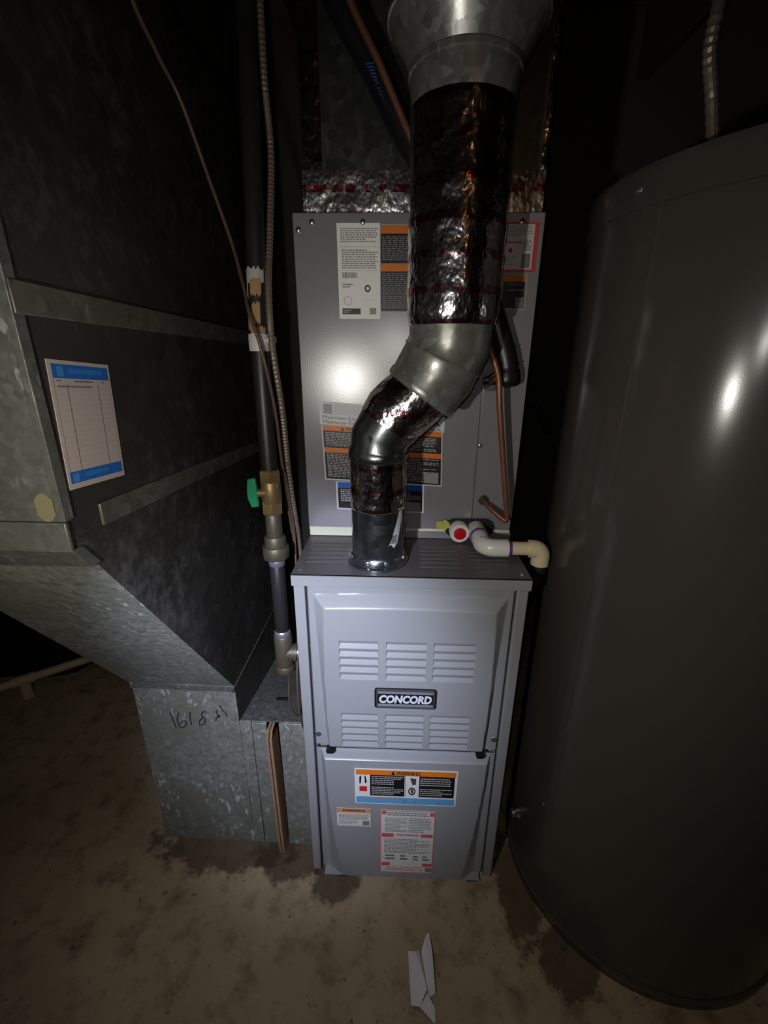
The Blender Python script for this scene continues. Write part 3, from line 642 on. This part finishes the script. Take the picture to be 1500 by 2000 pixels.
cable('thermostat_wire', [(-.2400, .060, 1.02), (-.2390, .075, .97), (-.2365, .088, .88), (-.2350, .07, .76), (-.2335, .045, .66), (-.2320, .012, .58), (-.2315, .010, .50), (-.231, .022, .45), (-.229, .035, .424), (-.2265, .05, .405)], .0022, M_WIRE, 'thin copper-brown wire hugging the left side of the furnace down to the filter rack', 'wire')
cable('thermostat_wire', [(-.2560, .030, .583), (-.2565, .034, .555), (-.2570, .026, .51), (-.252, .048, .452), (-.2440, .075, .424), (-.2340, .10, .400)], .0018, M_WIRE, 'thin wire drooping from under the gas tee onto the filter rack', 'wire')

# ------------------------------------------------------------------ return duct
rd = thing('return_duct', 'big galvanized return-air duct stepping down to a boot left of the furnace', 'duct', (-.51, .06, 0))
X0, X1 = -.632, -.392; Y0, YB = -.300, .432
ZA, ZB = 1.035, .510         # foot of the upper trunk, top of the boot
FYB = .064                   # boot front
def duct_shell(name, poly, mat_front, mat_side, parent):
    # poly in (y,z), extruded x: faces along poly edges get the front material, caps the side one
    n = len(poly); m = MB(); A = [(X1, y, z) for y, z in poly]; B = [(X0, y, z) for y, z in poly]
    m.add(A+B, [tuple(range(n))], 1); m.add([], [], 1)
    k = 0; m.f.append(tuple(range(2*n-1, n-1, -1))); m.mi.append(1)
    for i in range(n): m.f.append((i, n+i, n+(i+1) % n, (i+1) % n)); m.mi.append(0)
    return m.build(name, [mat_front, mat_side], parent)
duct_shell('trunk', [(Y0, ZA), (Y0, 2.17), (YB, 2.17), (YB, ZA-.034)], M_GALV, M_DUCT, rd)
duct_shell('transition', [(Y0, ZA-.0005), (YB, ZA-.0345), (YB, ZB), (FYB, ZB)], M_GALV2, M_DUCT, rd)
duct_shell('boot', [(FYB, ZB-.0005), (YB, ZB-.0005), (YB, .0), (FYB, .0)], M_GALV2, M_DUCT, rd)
bx('drive_cleat', (X0-.004, Y0-.006, ZA-.014), (X1+.004, Y0-.0005, ZA+.020), M_GALV, rd, bevel=.0015)
m = MB(); m.prism([Vector((X0-.002, Y0+.020, ZA-.046)), Vector((X0-.002, Y0+.036, ZA-.046)), Vector((X0-.002, Y0+.012, ZA-.014)), Vector((X0-.002, Y0-.005, ZA-.014))], (0, 0, 0), (X1-X0+.006, 0, 0)); m.build('cleat_flange', M_GALV, rd, bevel=.001)
bx('drive_cleat', (X0-.002, FYB-.006, ZB-.007), (X1-.070, FYB-.0005, ZB+.008), M_GALV, rd, bevel=.001)
bx('drive_cleat', (X1-.140, FYB-.007, ZB-.009), (X1+.001, FYB-.0008, ZB+.007), M_GALV, rd, bevel=.001)
def side_strip(name, y0, z0, y1, z1, h, th=.004):
    m = MB(); m.prism([Vector((X1, y0, z0-h/2)), Vector((X1, y1, z1-h/2)), Vector((X1, y1, z1+h/2)), Vector((X1, y0, z0+h/2))][::-1], (0, 0, 0), (th, 0, 0)); return m.build(name, M_CLEAT, rd, bevel=.001)
side_strip('seam_cleat', Y0, 1.280, YB, 1.262, .030)
side_strip('seam_cleat', -.245, 1.043, YB, .999, .028)
side_strip('seam_cleat', FYB-.02, ZB+.001, YB, ZB-.003, .006, .002)
m = MB(); m.box((X1-.006, Y0-.0025, ZA+.02), (X1+.0025, Y0+.012, 2.17)); m.build('corner_seam', M_GALV, rd, bevel=.001)
m = MB(); m.prism([Vector((-.41+.012*math.cos(a)*(1 if k % 2 else .8), Y0-.0006, ZA+.036+.017*math.sin(a))) for k, a in enumerate([2*PI*j/12 for j in range(12)])], (0, 0, 0), (0, -.0006, 0)); m.build('tan_smear', flat((124, 116, 86)), rd)
# marker handwriting on the boot
def hp(cx_, cy_):      # crop coordinates of the handwriting onto the boot front
    return Vector((-.554+(cx_-275)/920*.134, 0, .431+(330-cy_)/400*.048))
ink = MB()
def stroke(pts, wd=.0015):
    P = catmull([hp(*p) for p in pts], 5); 
    for a, c in zip(P[:-1], P[1:]):
        d = (c-a); nrm = Vector((-d.z, 0, d.x)).normalized()*wd; Y = Vector((0, FYB-.0006, 0))
        ink.add([a+nrm+Y, a-nrm+Y, c-nrm+Y, c+nrm+Y], [(0, 1, 2, 3)])
for s_ in ([(275, 330), (295, 520), (325, 740)], [(415, 350), (375, 470), (370, 600), (400, 720), (470, 690), (515, 590), (470, 545), (410, 620)], [(605, 310), (585, 480), (590, 640)],
           [(870, 300), (810, 310), (785, 400), (825, 480), (810, 590), (740, 640), (720, 590), (740, 530), (800, 430)], [(1050, 240), (1045, 330), (1075, 430)], [(1085, 370), (1020, 450), (1005, 520)], [(1110, 120), (1135, 230), (1190, 330), (1195, 410)]): stroke(s_)
ink.build('handwriting', M_INK, rd)
# service record sticker on the duct side
sticker('service_record_sticker', rd, (X1+.0002, -.2735, 1.2245), (0, .101, -.009), (0, -.0095, -.139), (196, 180, 172), [
    ('r', .055, .03, .965, .135, (30, 104, 190)), ('lines', .30, .055, .86, .10, 1, (60, 130, 206), .9), ('r', .12, .045, .22, .12, (70, 136, 206), 2),
    ('r', .04, .86, .965, .955, (30, 104, 190)), ('lines', .28, .885, .86, .925, 1, (60, 130, 206), .9), ('r', .08, .875, .18, .945, (70, 136, 206), 2),
    ('r', .235, .18, .245, .86, (120, 108, 106)), ('r', .74, .18, .75, .86, (120, 108, 106)), ('lines', .09, .15, .19, .165, 1, (120, 108, 106)), ('lines', .36, .15, .66, .17, 1, (120, 108, 106)), ('lines', .82, .15, .9, .165, 1, (120, 108, 106)), ('lines', .10, .19, .66, .215, 1, (130, 118, 116))]
    + [('r', .05, .235+.041*i, .96, .237+.041*i, (216, 204, 198)) for i in range(15)]+[('r', .05, .14, .056, .86, (150, 138, 134)), ('r', .955, .14, .96, .86, (150, 138, 134))], rough=.6, label='ruled record sheet with blue bands')

# ------------------------------------------------------------------ filter rack between boot and furnace
fr = thing('filter_rack', 'galvanized filter rack box between the return duct boot and the furnace', 'filter rack', (-.31, .1, 0))
def rack_z(y): return .412-.20*(y-.06)
m = MB(); xa, xb = X1+.0012, -.2245
m.add([(xa, .066, rack_z(.066)), (xb, .066, rack_z(.066)), (xb, .43, rack_z(.43)), (xa, .43, rack_z(.43)), (xa, .066, rack_z(.066)-.003), (xb, .066, rack_z(.066)-.003), (xb, .43, rack_z(.43)-.003), (xa, .43, rack_z(.43)-.003)],
      [(0, 1, 2, 3), (7, 6, 5, 4), (0, 4, 5, 1), (2, 6, 7, 3), (1, 5, 6, 2), (3, 7, 4, 0)]); m.build('top_sheet', M_GALV, fr)
bx('front_panel', (xa, .062, 0), (-.3640, .070, .410), M_GALV2, fr, bevel=.001)
bx('front_panel', (-.3615, .060, 0), (-.3270, .068, .409), M_GALV2, fr, bevel=.001)
bx('front_panel', (-.2970, .060, .0), (xb, .068, .409), M_GALV2, fr, bevel=.001)
bx('slot_back', (-.3275, .150, 0), (-.2965, .155, .40), M_BLACK, fr)
m = MB(); m.prism([Vector((-.372, .09, rack_z(.09))), Vector((-.368, .09, rack_z(.09))), Vector((-.330, .40, rack_z(.40))), Vector((-.334, .40, rack_z(.40)))][::-1], (0, 0, 0), (0, 0, .003)); m.build('top_seam', M_GALV, fr)
for p in ((-.372, .085), (-.345, .080), (-.310, .068)): screw(fr, (p[0], p[1], rack_z(p[1])), (0, 0, 1), .004)
af = thing('air_filter', 'cardboard-edged air filter poking out of the rack slot beside the furnace', 'air filter', (-.317, .05, 0))
m = MB(); secs = [(-.3200, .050, .398), (-.3235, .048, .365), (-.3215, .046, .25), (-.3180, .040, .10), (-.3150, .036, .0)]
def strip(x_off, wd, yo, depth):
    m = MB(); vs = []
    for (x, y, z) in secs: vs += [(x+x_off-wd, y+yo, z), (x+x_off+wd, y+yo, z), (x+x_off+wd, y+depth, z), (x+x_off-wd, y+depth, z)]
    fs = [(0, 1, 2, 3), tuple(len(vs)-1-i for i in range(4))]
    for i in range(len(secs)-1):
        k = i*4; fs += [(k+4+j, k+4+(j+1) % 4, k+(j+1) % 4, k+j) for j in range(4)]
    m.add(vs, fs); return m
strip(-.0005, .0026, 0, .05).build('cardboard_frame', M_CARD, af); strip(.0075, .0028, .001, .05).build('cardboard_frame', M_CARD, af); strip(.0034, .0016, .004, .045).build('filter_media', M_PLEAT, af)

# ------------------------------------------------------------------ water heater
TX, TY, TR, TZ = .592, .081, .304, 1.472
wh = thing('water_heater', 'tall dark grey-brown cylindrical water heater tank right of the furnace', 'water heater', (TX, TY, 0))
m = MB(); m.lathe((TX, TY), [(TR, .026), (TR, TZ-.049)], 160); m.build('jacket', M_TANK, wh, smooth=40)
m = MB(); m.lathe((TX, TY), [(TR+.001, .0), (TR+.003, .003), (TR+.003, .022), (TR+.0045, .026), (TR+.003, .030), (TR-.001, .031)], 160); m.build('base_ring', M_TANK, wh, smooth=40)
m = MB(); m.lathe((TX, TY), [(TR-.001, TZ-.052), (TR+.003, TZ-.050), (TR+.003, TZ-.045), (TR+.003, TZ-.010), (TR+.0028, TZ-.006), (TR+.001, TZ), (TR-.02, TZ+.003), (.02, TZ+.012)], 160); ld_ = m.build('lid', M_TANK, wh, smooth=30)
def on_tank(a, z, r=0): a = math.radians(a); return Vector((TX+(TR+r)*math.cos(a), TY+(TR+r)*math.sin(a), z))
m = MB(); A_ = -160.5
vs_ = []
for z in (.03, TZ-.05):
    for a, r in ((A_-.9, .0002), (A_-.75, .0016), (A_+4.6, .0016), (A_+5.2, .0002)): vs_.append(on_tank(a, z, r))
m.add(vs_, [(0, 1, 5, 4), (1, 2, 6, 5), (2, 3, 7, 6)]); m.build('seam_strip', M_TANK, wh)
for a in (A_-3, -127, -100, -60): n_ = Vector((math.cos(math.radians(a)), math.sin(math.radians(a)), 0)); screw(wh, on_tank(a, TZ-.026, .003), n_, .0045)
for z in (.88, .30): n_ = Vector((math.cos(math.radians(A_+2)), math.sin(math.radians(A_+2)), 0)); screw(wh, on_tank(A_+2, z, .0015), n_, .002)
dv = Vector((math.cos(math.radians(-180+6)), math.sin(math.radians(-180+6)), 0)); p0 = on_tank(-174, .165, 0)
m = MB(); m.tube([p0-dv*.002, p0+dv*.003, p0+dv*.002, p0+dv*.016, p0+dv*.0165, p0+dv*.022], [.015, .015, .008, .008, .011, .010], 18); m.build('drain_valve', M_SCREW, wh, smooth=40)
cable('armoured_cable', [(.40, .09, 1.95), (.388, .045, 1.76), (.365, .01, 1.655), (.362, .005, 1.60), (.380, .012, 1.555), (.412, .04, 1.505), (.432, .06, 1.476)], .0085, M_FLEXCAB, 'ribbed flexible cable arching down onto the water heater lid', 'cable', corr=.0036)

cable('black_hose', [(.150, .74, .75), (.24, .72, .93), (.27, .705, 1.02), (.30, .70, 1.075), (.345, .70, 1.095), (.40, .70, 1.08), (.45, .70, 1.0)], .010, M_RUBBER, 'black hose arching in the dark gap behind the coil case and the tank', 'hose')

# ------------------------------------------------------------------ bits on the floor and in the corner
pp = MB()
# folded note: a flat panel, a standing fold and a curled flap
def sheet(vs, fs): pp.add(vs, fs)
def pslab(pts, th=.0012):
    pp.prism([Vector(p) for p in pts], (0, 0, 0), (0, 0, th))
pslab([(.014, -.154, .0), (.019, -.240, .0), (.036, -.243, .004), (.052, -.218, .010), (.030, -.158, .008)])
pslab([(.030, -.158, .008), (.052, -.218, .010), (.050, -.206, .0), (.038, -.152, .0)])
pslab([(.043, -.153, .0), (.055, -.228, .001), (.068, -.226, .014), (.0655, -.160, .016), (.061, -.124, .010), (.054, -.128, .006)])
pslab([(.036, -.243, .004), (.065, -.265, .0), (.066, -.243, .002), (.052, -.224, .009)])
pp.build('folded_paper', M_PAPER, None, thing=('crumpled folded white paper lying on the concrete floor', 'paper'))
pv = thing('pvc_pipe', 'beige plastic pipe with a tee stub lying low beside black plastic sheeting', 'pipe', (-1.41, .545, 0))
pa = Vector((-1.75, .275, .078)); pb = Vector((-.80, 1.03, .078)); tcn = Vector((-1.405, .549, .078)); dd = (pb-pa).normalized()
m = MB(); m.tube([pa, pb], .0155, 16); m.build('pipe_run', M_CPVCDIM, pv, smooth=40)
m = MB(); m.tube([tcn-dd*.035, tcn+dd*.035], .0195, 16); tt = m.build('tee', M_CPVCDIM, pv, smooth=40)
m = MB(); m.tube([tcn, (tcn.x, tcn.y, .0)], .0185, 16); m.build('tee_stub', M_CPVCDIM, tt, smooth=40)
def lump(name, c, r, seed, label):
    rnd = random.Random(seed); m = MB(); nu, nv = 40, 20; vs = []
    ph = [rnd.uniform(0, 6) for _ in range(8)]
    for j in range(nv+1):
        t = PI/2*j/nv
        for i in range(nu):
            a = 2*PI*i/nu; k = 1+.06*math.sin(3*a+ph[0]+2*t)+.05*math.sin(7*a+ph[1]+5*t)+.03*math.sin(13*a+ph[2]+9*t)+rnd.uniform(-.015, .015)
            vs.append((c[0]+r[0]*k*math.cos(a)*math.cos(t)**.6, c[1]+r[1]*k*math.sin(a)*math.cos(t)**.6, r[2]*math.sin(t)*k))
    m.add(vs, [(j*nu+i, j*nu+(i+1) % nu, (j+1)*nu+(i+1) % nu, (j+1)*nu+i) for j in range(nv) for i in range(nu)])
    return m.build(name, M_BAG, None, smooth=35, thing=(label, 'plastic bag'))
lump('plastic_bag', (-1.52, .90, 0), (.36, .26, .62), 3, 'full black plastic bag slumped behind the beige pipe')
